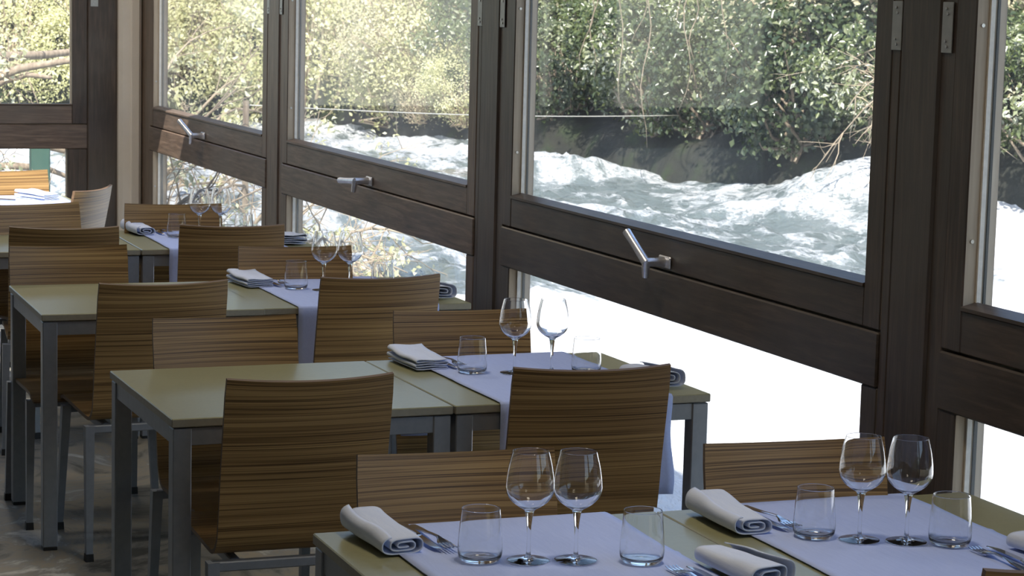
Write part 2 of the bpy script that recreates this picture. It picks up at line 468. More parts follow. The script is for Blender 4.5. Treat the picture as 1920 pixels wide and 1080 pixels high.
Y0 = 4.50
bays = [(Y0 - 2 * PITCH, Y0 - 2 * PITCH + 2.433, None), (Y0 - PITCH, Y0 - PITCH + 2.433, None),
        (Y0, Y0 + 2.433, (5.66, (-.15, .78, .62), (.05, .12, -1))),
        (Y0 + PITCH, Y0 + PITCH + 2.433, (8.36, (-.2, 1, -.06), (-.1, .12, -1))),
        (Y0 + 2 * PITCH, Y0 + 2 * PITCH + 2.433, (11.08, (-.3, .7, .5), (-.1, .05, -1)))]
for y0, y1, hd in bays: bay_right(y0, y1, hd)
# posts between the bays (from the near one to the corner)
posts = [Y0 - PITCH - .265, Y0 - .265, Y0 + PITCH - .265, Y0 + 2 * PITCH - .265, Y0 + 3 * PITCH - .265]
for k, y in enumerate(posts):
    yb = y + .265 if k < 4 else 12.72
    f = MB(); f.box(WX + .002, WX + .10, y, yb, 0, ZTOP, .003)
    if k < 4:
        f.box(WX - .005, WX + .05, y + .056, yb - .045, 0, ZTOP, .006)
        f.box(WX - .002, WX + .02, y + .062 + .16, yb - .03, 0, ZTOP, .004)
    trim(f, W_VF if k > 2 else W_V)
for k, y in enumerate(posts[1:4]):
    nm = ['nearest dark window post', 'dark post between the two middle windows', 'third dark post along the windows'][k]
    hinge_plate((WX - .001, y + .032, 1.637), 'x', 'small grey zinc hinge plate on near side of %s' % nm)
    hinge_plate((WX - .001, y + .243, 1.637), 'x', 'small grey zinc hinge plate on far side of %s' % nm)
# back wall: posts, rails, sashes
def bay_back(x0, x1):
    wn[0] += 1
    e = empty('window_%d' % wn[0], ((x0 + x1) / 2, BACK, .97), kind='structure')
    L = (x1 - x0) / 2; st = .085; H = ZTOP - .97; zl = 1.085 - .97
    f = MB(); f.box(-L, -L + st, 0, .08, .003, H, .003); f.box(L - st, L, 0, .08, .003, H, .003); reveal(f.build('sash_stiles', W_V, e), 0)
    f = MB(); f.box(-L + st, L - st, .001, .08, .003, zl - .008, .003); f.box(-L + st, L - st, .001, .08, H - .09, H, .003); f.build('sash_rails', W_HX, e)
    f = MB(); f.box(-L + st, L - st, -.004, .036, zl - .008, zl, .003); f.build('sill_lip', W_HX, e)
    f = MB()
    for s in (-1, 1):
        yy = s * (L - st); f.box(min(yy, yy - s * .006), max(yy, yy - s * .006), .033, .044, zl, H - .09)
    f.build('glazing_bead', M_BEAD, e)
    f = MB(); f.box(-L + st - .01, L - st + .01, .045, .052, zl - .01, H - .08); f.build('glass_pane', M_GLASS, e)
    wn[0] += 1
    e = empty('window_%d' % wn[0], ((x0 + x1) / 2, BACK, 0), kind='structure')
    f = MB(); f.box(-L, -L + .11, 0, .08, 0, ZT - .012, .003); f.box(L - .11, L, 0, .08, 0, ZT - .012, .003); f.build('frame_stiles', W_V, e)
    f = MB(); f.box(-L + .11, L - .11, 0, .08, 0, .1, .003); f.build('frame_rail', W_HX, e)
    f = MB(); f.box(-L + .1, L - .1, .045, .052, .09, ZT - .01); f.build('glass_pane', M_GLASS_LOW, e)
    f = MB()
    for s in (-1, 1):
        yy = s * (L - .11); f.box(min(yy, yy - s * .006), max(yy, yy - s * .006), .03, .042, .1, ZT - .012)
    f.build('glazing_bead', M_BEAD, e)
    f = MB(); f.box(x0, x1, BACK - .004, BACK + .08, ZT - .012, .97, .004); trim(f, W_HX)
bay_back(.20, 2.425); bay_back(-1.3, -.05)
f = MB(); f.box(2.425, 2.60, BACK - .01, BACK + .12, 0, ZTOP, .006); trim(f, W_V)
f = MB(); f.box(-.05, .2, BACK - .01, BACK + .12, 0, ZTOP, .006); trim(f, W_V)
hinge_plate((2.462, BACK - .011, 1.63), 'y', 'small pale hinge plate on the dark post of the back wall')
# cream corner pillar with two fluted edges
f = MB()
f.add([(x, y, z) for z in (0, ZC) for x, y in ((2.592, 12.56), (2.612, 12.53), (2.655, 12.525), (2.66, 12.515), (2.70, 12.515), (2.716, 12.53), (2.716, 12.70), (2.592, 12.70))],
      [tuple(range(8))[::-1], tuple(range(8, 16))] + [(k, (k + 1) % 8, (k + 1) % 8 + 8, k + 8) for k in range(8)])
tag(f.build('trim_%d' % (tn[0] + 1), M_PILLAR), kind='structure'); tn[0] += 1

# ------------------------------------------------------------------ tables
def make_table():
    t = empty('table')
    s = .70
    b = MB(); b.box(0, s, 0, s, .719, .74, .0022)
    o = b.build('tabletop', [M_TOP, M_EDGE], t)
    for p in o.data.polygons: p.material_index = 0 if p.normal.z > .5 else 1
    b = MB()
    for (x0, x1, y0, y1) in ((.045, s - .045, .008, .026), (.045, s - .045, s - .026, s - .008), (.008, .026, .045, s - .045), (s - .026, s - .008, .045, s - .045)):
        b.box(x0, x1, y0, y1, .674, .716, .001)
    b.build('apron', M_METAL, t)
    for (x, y) in ((.004, .004), (s - .049, .004), (s - .049, s - .049), (.004, s - .049)):
        b = MB(); b.box(x, x + .045, y, y + .045, .010, .716, .0025); l = b.build('leg', M_METAL, t)
        b = MB(); b.box(x + .001, x + .044, y + .001, y + .044, 0, .0105, .001); b.build('foot_cap', M_FOOT, l)
    return t
TAB = {}
tab_spots = {'1L': (1.163, 3.205, -.6), '1R': (1.866, 3.195, -.6), '2L': (1.172, 5.062, .3), '2R': (1.877, 5.064, .5),
             '3L': (1.172, 6.812, -1.0), '3R': (1.869, 6.806, -.2), '4L': (1.135, 8.475, -.5), '4R': (1.84, 8.468, -.8), '5': (1.26, 10.05, 0)}
tab_label = {'1L': 'nearest beige square table with grey legs, napkin at its left corner',
             '1R': 'nearest beige square table beside the window, grey seam to its left',
             '2L': 'bare beige square table in the second row, dark chair pushed in front',
             '2R': 'set beige square table in the second row beside the window',
             '3L': 'bare beige square table in the third row from the front',
             '3R': 'set beige square table in the third row, touching the window post',
             '4L': 'bare beige square table cut by the left edge, fourth row',
             '4R': 'small set beige table in the fourth row by the cream pillar',
             '5': 'sunlit white-topped table in the far left corner'}
proto = make_table(); first = True
for k, (x, y, a) in tab_spots.items():
    t = proto if first else copy_tree(proto); first = False
    t.location = (x, y, 0); t.rotation_euler = (0, 0, R(a)); tag(t, tab_label[k], 'table', 'square beige dining tables'); TAB[k] = t

# ------------------------------------------------------------------ chairs
def make_chair():
    c = empty('dining_chair')
    prof = []     # (y, z) along the centreline: seat front -> seat back -> bend -> top
    prof += [(.235, .412), (.225, .425), (.20, .433), (.12, .432), (.02, .427), (-.08, .423), (-.13, .422)]
    cy, cz, r = -.135, .497, .075
    a0, a1 = -90, -168
    for k in range(1, 8):
        a = R(a0 + (a1 - a0) * k / 8); prof.append((cy + r * math.cos(a), cz + r * math.sin(a)))
    yb, zb = cy + r * math.cos(R(a1)), cz + r * math.sin(R(a1))
    N = 9
    for k in range(N + 1):
        t = k / N; prof.append((yb + (-.295 - yb) * t, zb + (.852 - zb) * t))
    arc = [0]
    for p, q in zip(prof, prof[1:]): arc.append(arc[-1] + math.hypot(q[0] - p[0], q[1] - p[1]))
    NX = 12; th = .011; hw = .2
    nrm = []
    for i in range(len(prof)):
        p = prof[max(i - 1, 0)]; q = prof[min(i + 1, len(prof) - 1)]
        d = Vector((q[0] - p[0], q[1] - p[1])).normalized(); nrm.append((-d.y, d.x))
    V = []; UV = []
    for side in (0, 1):
        for i, (y, z) in enumerate(prof):
            t = max(0, (z - .50) / .352)
            dep = .010 + .017 * t if z > .46 and y < -.1 else .0
            h = hw * (1 - .0 * t)
            for j in range(NX + 1):
                u = -1 + 2 * j / NX
                yy = y + dep * (u * u - .45) * (1 if t > 0 else 0) * min(1, t * 3)
                zz = z + (.0075 * (u * u) if i == len(prof) - 1 else (.003 * u * u if i == len(prof) - 2 else 0))
                off = 0 if side == 0 else th
                ny, nz = nrm[i]
                xx = u * h
                if i == 0: xx *= .96
                if i == len(prof) - 1: xx *= .99
                # the sitter's side is +normal... shell thickness goes the other way
                V.append((xx, yy + ny * (-off), zz + nz * (-off))); UV.append((xx + .5, arc[i]))
    n1 = len(prof) * (NX + 1); F = []; MI = []
    for i in range(len(prof) - 1):
        for j in range(NX):
            a = i * (NX + 1) + j
            F.append((a, a + 1, a + NX + 2, a + NX + 1)); MI.append(0)
            a += n1; F.append((a, a + NX + 1, a + NX + 2, a + 1)); MI.append(0)
    rim = [j for j in range(NX + 1)] + [i * (NX + 1) + NX for i in range(1, len(prof))] + [(len(prof) - 1) * (NX + 1) + j for j in range(NX - 1, -1, -1)] + [i * (NX + 1) for i in range(len(prof) - 2, 0, -1)]
    for k in range(len(rim)):
        a, b_ = rim[k], rim[(k + 1) % len(rim)]; F.append((a, b_, b_ + n1, a + n1)); MI.append(1)
    me = bpy.data.meshes.new('plywood_shell'); me.from_pydata(V, [], F); me.materials.append(M_ZEB); me.materials.append(M_PLYEDGE)
    me.polygons.foreach_set('material_index', MI)
    uvl = me.uv_layers.new(name='UVMap')
    for lp in me.loops: uvl.data[lp.index].uv = UV[lp.vertex_index]
    fix_normals(me)
    o = link('plywood_shell', me, c); smooth_by_angle(o, 35)
    b = MB()
    # frame under the seat: rear and front cross bars, two side bars
    zf0, zf1 = .390, .414
    b.box(-.212, .212, -.195, -.170, zf0, zf1, .003); b.box(-.200, .200, .165, .188, zf0, zf1, .003)
    b.box(-.16, -.135, -.17, .165, zf0, zf1, .003); b.box(.135, .16, -.17, .165, zf0, zf1, .003)
    for x in (-.148, .148):
        for y in (-.09, .13): b.tube([(x, y, zf1 - .004), (x, y, .4215)], .014, 10)
    b.build('seat_frame', M_METAL, c)
    for (x, y, fx, fy) in ((-.206, -.183, -.214, -.215), (.206, -.183, .214, -.215), (-.194, .177, -.205, .225), (.194, .177, .205, .225)):
        b = MB(); b.frustum((fx, fy, .022), (x, y, .413), .010, .012, .014, .016)
        l = b.build('leg', M_METAL, c)
        b = MB(); b.frustum((fx, fy, 0), (fx, fy, .024), .0125, .0145, .0115, .0135); b.build('foot_cap', M_FOOT, l)
    return c
chairs = {  # top mid of the backrest, angle, facing (0 = away from the camera, 180 = towards it), label
 'n2L': (1.456, 4.869, -.9, 0, 'dark zebrano chair seen from behind at the bare second-row table'),
 'n2R': (2.154, 4.852, -5.5, 0, 'large zebrano chair seen from behind at the window table of the second row'),
 'n3L': (1.504, 6.586, 2.5, 0, 'zebrano chair seen from behind at the bare third-row table'),
 'n3R': (2.199, 6.608, 2.0, 0, 'zebrano chair seen from behind before the set third-row table'),
 'n4L': (1.496, 8.199, -6, 0, 'zebrano chair seen from behind at the far left bare table, fourth row'),
 'n4R': (2.126, 8.188, -6, 0, 'zebrano chair seen from behind at the set table by the cream pillar'),
 'n1R': (2.170, 2.885, -3, 0, 'chair back whose top rim just shows at the bottom right corner'),
 'w': (1.93, 9.80, 55, 0, 'brightly sunlit pale chair turned sideways in the far left corner'),
 'f1L': (1.487, 4.017, -4.0, 180, 'light zebrano chair facing the camera behind the nearest left table'),
 'f1R': (2.190, 3.946, -4.1, 180, 'light zebrano chair facing the camera behind the nearest window table'),
 'f2L': (1.500, 5.878, .5, 180, 'light zebrano chair facing the camera behind the bare second-row table'),
 'f2R': (2.183, 5.875, -3.9, 180, 'light zebrano chair facing the camera behind two wine glasses, second row'),
 'f3L': (1.401, 7.628, -1.4, 180, 'light zebrano chair facing the camera behind the bare third-row table'),
 'f3R': (2.164, 7.492, -5.5, 180, 'light zebrano chair facing the camera behind the set third-row table'),
 'f4L': (1.530, 9.137, 14, 180, 'slightly turned zebrano chair behind the bare fourth-row table at the left edge'),
 'f4R': (2.100, 9.074, -8, 180, 'zebrano chair facing the camera in front of the cream pillar'),
 'f5': (1.690, 10.81, 8, 180, 'glowing orange sunlit chair behind the white table in the far corner')}
proto = make_chair(); first = True
for k, (x, y, a, fa, lab) in chairs.items():
    c = proto if first else copy_tree(proto); first = False
    th = R(a + fa); ox, oy = 0, -.295
    c.location = (x - (ox * math.cos(th) - oy * math.sin(th)), y - (ox * math.sin(th) + oy * math.cos(th)), 0)
    c.rotation_euler = (0, 0, th); tag(c, lab, 'chair', 'zebrano plywood dining chairs')

# ------------------------------------------------------------------ linen runners
def runner(x0, x1, yf, yb, label, rot=0, hf=.255, hb=.22, seed=0):
    """cloth over the table, hanging at the front and behind"""
    NX = 26; W = x1 - x0
    path = []
    e = .0035
    for k in range(9): path.append((yf - .006 - .003 * math.sin(k), .742 - hf * (1 - k / 8) * 1.0 - (0 if k < 8 else .004)))
    path.append((yf - .002, .7435))
    n = 44
    for k in range(n + 1): path.append((yf + .006 + (yb - yf - .012) * k / n, .7432))
    path.append((yb + .004, .7425))
    for k in range(1, 8): path.append((yb + .007, .741 - hb * k / 7))
    V = []; F = []
    for i, (y, z) in enumerate(path):
        for j in range(NX + 1):
            u = j / NX; x = x0 + W * u
            dz = dy = dx = 0
            if .742 <= z + .0005 and yf + .02 < y < yb - .02:
                nz = float(vnoise(x * 14 + seed * 7, y * 3, seed)); dz = .0018 * max(0, nz - .45) + .0022 * max(0, 1 - abs((y - (yf + (yb - yf) * .5 + .03 * (u - .5))) / .006)) * (.4 + .6 * u)
                dx = .003 * (float(vnoise(y * 9, seed + .3, 3)) - .5) * (1 if j in (0, NX) else 0)
            elif z < .74:
                dr = (.742 - z) / .26
                sgn = -1 if y < (yf + yb) / 2 else 1
                dy = sgn * max(0, (.016 * math.sin(u * 9.5 + seed) + .012) * dr); dx = .012 * math.sin(z * 21 + seed) * dr * (u - .2)
            V.append((x + dx, y + dy, z + dz))
    for i in range(len(path) - 1):
        for j in range(NX):
            a = i * (NX + 1) + j; F.append((a, a + 1, a + NX + 2, a + NX + 1))
    cx, cy = (x0 + x1) / 2, (yf + yb) / 2
    V = [(v[0] - cx, v[1] - cy, v[2] - .7405) for v in V]
    me = bpy.data.meshes.new('table_runner'); me.from_pydata(V, [], F); me.materials.append(M_RUN)
    me.polygons.foreach_set('use_smooth', [True] * len(F))
    o = link('table_runner', me, None, (cx, cy, .7405), R(rot)); fix_normals(me)
    md = o.modifiers.new('thick', 'SOLIDIFY'); md.thickness = .0012; md.offset = 1
    tag(o, label, 'table runner', 'blue-grey linen table runners')
    return o
runner(1.268, 1.760, 3.205, 3.905, 'blue-grey linen runner across the nearest left table', -.6, seed=1)
runner(1.950, 2.420, 3.195, 3.897, 'blue-grey linen runner across the nearest window table', -1.0, seed=2)
runner(1.990, 2.462, 5.070, 5.770, 'blue-grey linen runner hanging behind the large second-row chair', .5, seed=3)
runner(1.982, 2.455, 6.806, 7.506, 'blue-grey linen runner hanging over the third-row table front', -.2, seed=4)
runner(1.950, 2.420, 8.462, 9.162, 'blue-grey linen runner hanging over the fourth-row table front', -.8, seed=5)
runner(1.275, 1.935, 10.054, 10.746, 'white glaring linen cloth over the sunlit far table', 0, .06, .06, seed=6)

# ------------------------------------------------------------------ glassware
def crom(pts, n):
    P = [pts[0]] + list(pts) + [pts[-1]]; out = []
    for i in range(1, len(P) - 2):
        p0, p1, p2, p3 = P[i - 1], P[i], P[i + 1], P[i + 2]
        for k in range(n):
            t = k / n
            out.append(tuple(max(0, .5 * (2 * b + (c - a) * t + (2 * a - 5 * b + 4 * c - d) * t * t + (3 * b - a - 3 * c + d) * t ** 3)) for a, b, c, d in zip(p0, p1, p2, p3)))
    return out + [pts[-1]]
def rimmed(o, k):
    a, rim, c = o[:k], o[k], o[k + 1:]
    a = crom(a, 5); c = crom(c, 5)
    lerp = lambda p, q, t: (p[0] + (q[0] - p[0]) * t, p[1] + (q[1] - p[1]) * t)
    a = a[:-1] + [lerp(a[-2], a[-1], .8), a[-1]]; c = [c[0], lerp(c[1], c[0], .8)] + c[1:]
    return a + [rim] + c
def make_wine():
    o = [(0, .001), (.034, .0008), (.0372, .0016), (.0374, .0021), (.030, .0030), (.016, .0050), (.0065, .0085), (.0040, .016),
         (.0034, .035), (.0036, .052), (.0048, .068), (.0070, .084), (.0098, .0925), (.021, .0995), (.032, .108), (.0400, .119), (.0432, .129), (.0434, .137), (.0420, .153), (.0388, .172), (.0350, .188), (.0326, .1975),
         (.0323, .1981), (.0319, .1975), (.0343, .188), (.0381, .172), (.0413, .153), (.0427, .137), (.0425, .1295), (.0392, .120), (.031, .1095), (.020, .1012), (.009, .0965), (0, .0955)]
    b = MB(); b.lathe(rimmed(o, 22), 56); me = b.mesh('wine_glass', M_WINE, True); return me
def make_tumbler():
    o = [(0, .0015), (.030, .001), (.035, .003), (.0385, .009), (.0398, .018), (.0396, .03), (.0384, .05), (.0365, .072), (.0345, .0938), (.03415, .0943), (.0338, .0938),
         (.0358, .072), (.0377, .05), (.0389, .03), (.0389, .019), (.037, .0115), (.030, .0075), (.012, .0062), (0, .006)]
    b = MB(); b.lathe(rimmed(o, 9), 56); return b.mesh('tumbler', M_WINE, True)
ME_W, ME_T = make_wine(), make_tumbler()
ZT_ = .7452
sets = {'1L': [(1.391, 3.612), (1.472, 3.584), (1.554, 3.562), (1.664, 3.521)],
        '1R': [(2.059, 3.606), (2.128, 3.557), (2.207, 3.520), (2.277, 3.482)],
        '2R': [(2.079, 5.490), (2.186, 5.455), (2.287, 5.440), (2.377, 5.415)],
        '3R': [(2.093, 7.219), (2.172, 7.160), (2.259, 7.146), (2.363, 7.110)],
        '4R': [(2.062, 8.839), (2.152, 8.826), (2.236, 8.813), (2.327, 8.790)]}
where = {'1L': 'on the nearest left table', '1R': 'on the nearest window table', '2R': 'on the second-row window table',
         '3R': 'on the third-row window table', '4R': 'on the fourth-row table by the pillar'}
for k, L in sets.items():
    for i, (x, y) in enumerate(L):
        if i in (0, 3):
            o = link('tumbler', ME_T, None, (x, y, ZT_)); lab = 'clear stemless tumbler %s of the wine glasses %s' % ('left' if i == 0 else 'right', where[k])
            tag(o, lab, 'tumbler', 'stemless tumblers')
        else:
            o = link('wine_glass', ME_W, None, (x, y, ZT_)); o.rotation_euler[2] = i
            tag(o, 'clear stemmed wine glass, %s of the pair %s' % ('left' if i == 1 else 'right', where[k]), 'wine glass', 'stemmed wine glasses')
o = link('tumbler', ME_T, None, (1.50, 10.40, ZT_)); tag(o, 'clear stemless tumbler on the sunlit table at the left edge', 'tumbler', 'stemless tumblers')

# ------------------------------------------------------------------ napkins
def make_napkin(seed, style):
    """folded linen napkin, long axis y, folded ends showing the layers"""
    rr = np.random.default_rng(seed)
    W, H = .084, .035
    pts = []
    if style == 0:      # rolled flat: spiral
        turns = 2.6; n = 90
        for k in range(n + 1):
            a = 2 * math.pi * turns * k / n; s = 1 - .86 * k / n
            hw = W / 2 * (s * .75 + .25 * s * s) + .004; hh = H / 2 * s
            ca, sa = math.cos(a + math.pi * .6), math.sin(a + math.pi * .6)
            e = .45
            pts.append((hw * math.copysign(abs(ca) ** e, ca), hh * math.copysign(abs(sa) ** .8, sa) + H / 2))
    else:               # zig-zag folded in a stack
        layers = 5; h = .030 / layers
        for k in range(layers):
            z = h * (k + .35)
            xs_ = np.linspace(-W / 2, W / 2, 9)
            if k % 2: xs_ = xs_[::-1]
            for x in xs_: pts.append((float(x), z + .0012 * math.sin(x * 70 + k)))
            if k < layers - 1:
                sg = 1 if k % 2 == 0 else -1
                for a in (30, 60, 90, 120, 150): pts.append((sg * (W / 2 + h * .75 * math.sin(R(a))), z + h / 2 - h / 2 * math.cos(R(a))))
    NY = 22; Ln = .205; V = []; F = []
    for i in range(NY + 1):
        t = i / NY; y = -Ln / 2 + Ln * t
        for (x, z) in pts:
            bul = 1 + .18 * math.sin(math.pi * t) + 1.0 * max(0, t - .5) ** 1.25
            wob = .006 * math.sin(5 * t + seed) * (z / H)
            droop = .16 * math.sin(9 * t + seed * 1.7) * (x / W) * (z / H) * .02
            sx = 1 + .12 * t
            V.append((x * sx + wob, y + .004 * math.sin(x * 60 + seed) * t, .0010 + z * bul + droop))
    n = len(pts)
    for i in range(NY):
        for k in range(n - 1): F.append((i * n + k, i * n + k + 1, (i + 1) * n + k + 1, (i + 1) * n + k))
    me = bpy.data.meshes.new('napkin'); me.from_pydata(V, [], F); me.materials.append(M_NAP)
    me.polygons.foreach_set('use_smooth', [True] * len(F)); fix_normals(me); return me
NAPS = [make_napkin(1, 0), make_napkin(2, 1), make_napkin(3, 0), make_napkin(4, 1)]
def napkin(x, y, rz, var, label, z=.7415):
    o = link('napkin', NAPS[var], None, (x, y, z), R(rz))
    md = o.modifiers.new('thick', 'SOLIDIFY'); md.thickness = .0022; md.offset = 0
    tag(o, label, 'napkin', 'folded white linen napkins'); return o
def put(x, y, px_=None): return x, y
napkin(1.272, 3.795, 2, 0, 'rolled white napkin at the left corner of the nearest left table')
napkin(1.792, 3.385, 182, 0, 'white napkin at the bottom edge, right side of the nearest left table', .7445)
napkin(1.958, 3.752, 0, 2, 'rolled white napkin on the seam side of the nearest window table', .7435)
napkin(2.405, 3.325, 184, 2, 'white napkin cut by the right edge on the nearest window table', .7445)
napkin(1.985, 5.660, 2, 1, 'folded white napkin left of the tumbler on the second-row window table', .7435)
napkin(2.488, 5.250, 185, 2, 'white napkin half hidden behind the large chair, second-row window table', .7445)
napkin(1.978, 7.385, 4, 1, 'folded white napkin left of the tumbler on the third-row window table', .7435)
napkin(2.495, 6.985, 184, 2, 'white napkin peeking out right of the third-row chair', .7435)
napkin(1.950, 9.035, 6, 2, 'rolled white napkin on the fourth-row table near the pillar', .7435)
napkin(2.458, 8.62, 184, 1, 'white napkin peeking out right of the fourth-row chair', .7435)
napkin(1.80, 10.56, 30, 3, 'white napkin lying on the sunlit far table', .7445)

# ------------------------------------------------------------------ cutlery
def blade(secs):
    """secs: (y, halfwidth, z, halfthick)"""
    out = []
    for (y, h, z, t) in secs:
        out.append([(-h, y, z), (-h * .6, y, z + t), (h * .6, y, z + t), (h, y, z), (h * .6, y, z - t), (-h * .6, y, z - t)])
    return out
def make_fork():
    b = MB()
    b.loft(blade([(0, .003, .003, .0012), (.004, .0085, .0032, .0015), (.03, .0095, .004, .0016), (.07, .0065, .006, .0016), (.10, .0035, .009, .0017), (.125, .0034, .0105, .0017),
                  (.138, .007, .0085, .0015), (.148, .0115, .0062, .0013), (.157, .0125, .005, .0012)]))
    for k in range(4):
        x = -.0102 + .0068 * k; secs = []
        for (y, h, z) in ((.155, .0021, .0052), (.170, .0019, .0040), (.185, .0016, .0040), (.197, .0010, .0062)):
            secs.append([(x - h, y, z - .001), (x + h, y, z - .001), (x + h, y, z + .001), (x - h, y, z + .001)])
        b.loft(secs)
    return b.mesh('fork', M_STEEL)
def make_knife():
    b = MB()
    b.loft(blade([(0, .004, .005, .002), (.004, .0085, .005, .0035), (.03, .0095, .0052, .0042), (.075, .0075, .0056, .0042), (.098, .006, .006, .0038), (.104, .0055, .006, .002)]))
    b.loft([[(-.0055, y, .0058), (w_, y, .0062), (w_, y, .0066), (-.0055 + e, y, .0072)] for (y, w_, e) in ((.103, .0055, 0), (.115, .009, 0), (.15, .0105, 0), (.185, .0100, 0), (.203, .006, .001), (.213, -.002, .002))])
    return b.mesh('knife', M_STEEL)
ME_F, ME_K = make_fork(), make_knife()
def cutlery(kind, x, y, rz, label, z=.7450):
    o = link(kind, ME_F if kind == 'fork' else ME_K, None, (x, y, z), R(rz))
    tag(o, label, kind, 'steel %ss' % ('fork' if kind == 'fork' else 'knive')); return o
def cut_pair(fx, fy, ft, kx, ky, kt, w_, sd):
    """tip positions fx,fy / kx,ky with the handle direction rotation"""
    cutlery('fork', fx, fy, ft, 'steel fork beside the %s napkin %s' % (sd, w_), .7495 if sd == 'back' else .7450); cutlery('knife', kx, ky, kt, 'steel table knife beside the %s napkin %s' % (sd, w_))
cut_pair(1.352, 3.868, 183, 1.338, 3.895, 181, where['1L'], 'back')
cut_pair(2.036, 3.845, 183, 2.022, 3.862, 181, where['1R'], 'back')
cut_pair(2.062, 5.745, 184, 2.048, 5.755, 182, where['2R'], 'back')
cut_pair(2.058, 7.465, 184, 2.043, 7.475, 182, where['3R'], 'back')
cut_pair(2.045, 9.115, 184, 2.018, 9.125, 182, where['4R'], 'back')
cut_pair(1.700, 3.265, 2, 1.728, 3.235, 2, where['1L'], 'near')
cut_pair(2.297, 3.235, 0, 2.326, 3.215, 0, where['1R'], 'near')
cut_pair(2.392, 5.115, 2, 2.420, 5.115, 2, where['2R'], 'near')
cutlery('knife', 1.68, 10.45, 60, 'steel table knife on the sunlit far table')
cutlery('fork', 1.62, 10.49, 62, 'steel fork on the sunlit far table')

# ------------------------------------------------------------------ outside: river, banks, plants
WZ = -.62
shore = np.array([(14.6, 2), (14.2, 12), (13.8, 19), (12.75, 24), (12.5, 30), (12.4, 34), (12.0, 37.2), (10.6, 39.3), (8, 41.3), (4, 44), (-2, 47), (-10, 50)], float)
seg = np.hypot(*(shore[1:] - shore[:-1]).T); cum = np.concatenate([[0], np.cumsum(seg)])
def shore_at(s):
    s = np.asarray(s, float); k = 1.5
    f = lambda q: np.stack([np.interp(q, cum, shore[:, 0]), np.interp(q, cum, shore[:, 1])], -1)
    p = (f(s - k) + f(s) * 2 + f(s + k)) / 4; d = f(s + k) - f(s - k); d /= np.linalg.norm(d, axis=-1, keepdims=True)
    return p, np.stack([d[..., 1], -d[..., 0]], -1)
def bank_point(s, t):
    p, n = shore_at(s); return p + n * np.asarray(t)[..., None]
T_ = np.array([-1.0, -.3, 0, .12, .3, .7, 1.5, 2.6, 4, 7, 12, 22, 40.]); Zp = np.array([-1.6, -1.1, -.66, -.25, .05, .25, .6, 1.15, 1.9, 3.4, 6, 11, 18.])
def bank_z(t): return np.interp(t, T_, Zp)
S = np.arange(.5, cum[-1] - .5, .3); tt = np.concatenate([np.arange(-1, 1.5, .14), np.arange(1.5, 5, .35), np.arange(5, 40, 2.5)])
P, N_ = shore_at(S); V = []
for i in range(len(S)):
    for t in tt:
        q = P[i] + N_[i] * t; nz = float(fbm(S[i] * .9, t * .9 + 3, 5)) - .5; n2 = float(fbm(S[i] * .35, t * .3, 9)) - .5
        a = min(1, max(.15, (t + .8))); V.append((q[0] - N_[i][0] * nz * .5, q[1] - N_[i][1] * nz * .5, float(bank_z(t)) + .55 * nz * a + .5 * n2 * a))
nt_ = len(tt); F = [(i * nt_ + k, i * nt_ + k + 1, (i + 1) * nt_ + k + 1, (i + 1) * nt_ + k) for i in range(len(S) - 1) for k in range(nt_ - 1)]
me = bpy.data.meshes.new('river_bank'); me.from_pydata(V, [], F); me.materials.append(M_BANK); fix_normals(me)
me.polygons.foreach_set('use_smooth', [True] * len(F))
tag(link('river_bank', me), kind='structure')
b = MB(); b.add([(-14, 13.0, -.45), (2.7, 13.0, -.45), (3.2, 17, -.62), (2.2, 24, -.70), (-3, 32, -.7), (-14, 36, -.5)], [(0, 1, 2, 3, 4, 5)])
b.add([(-14, 13.0, -1.2), (2.9, 13.0, -1.2), (3.6, 17, -1.3), (2.6, 24, -1.3), (-3, 33, -1.3), (-14, 37, -1.2)], [(5, 4, 3, 2, 1, 0)])
b.f += [(k, (k + 1) % 6, (k + 1) % 6 + 6, k + 6) for k in range(6)]; b.mi += [0] * 6
tag(b.build('near_bank', M_BANK), kind='structure')
b = MB(); b.box(-1.5, 3.0, -3.3, 12.9, -1.4, -.12); tag(b.build('foundation', M_STONE), kind='structure')

# river surface
xs = np.arange(2.9, 15.2, .10); ys = np.arange(1.0, 48.0, .13)
X, Y = np.meshgrid(xs, ys, indexing='ij')
wx = X + .5 * (fbm(X * .5, Y * .4, 21) - .5); wy = Y + 1.2 * (fbm(X * .4, Y * .3, 33) - .5)
big = fbm(wx * .75 + .25 * wy, wy * .42, 3, 3) - .45
rid = 1 - np.abs(2 * fbm(wx * 1.3, wy * .9, 8, 4) - .95) * 2.2; rid = np.clip(rid, 0, 1)
fine = fbm(X * 4.2, Y * 3.6, 12, 4) - .45
H = .30 * big + .10 * (rid ** 2) + .07 * fine
def bumpg(cx, cy, sx, sy, a, rot=0):
    c, s = math.cos(rot), math.sin(rot); u = (X - cx) * c + (Y - cy) * s; v = -(X - cx) * s + (Y - cy) * c
    return a * np.exp(-(u / sx) ** 2 - (v / sy) ** 2)
wave = bumpg(13.35, 22.5, .8, .95, .50, .3) + bumpg(13.7, 20.9, 1.0, 1.1, .50, .2) + bumpg(12.8, 24.3, .4, .9, .10)
wave = wave * (.75 + .6 * fbm(X * 2.2, Y * 2.2, 41, 4)); H = H * (1 - .6 * np.exp(-((X - 12.3) / .9) ** 2 - ((Y - 25) / 1.6) ** 2)) + wave
cas = bumpg(11.2, 27.5, .5, .5, .30) + bumpg(11.85, 27.2, .45, .5, .22) + bumpg(12.35, 26.7, .3, .4, .1)
H = H + cas * (.3 + 1.4 * fbm(X * 3.1, Y * 2.3, 61, 4)) - bumpg(11.2, 23.4, .8, 1.4, .12)
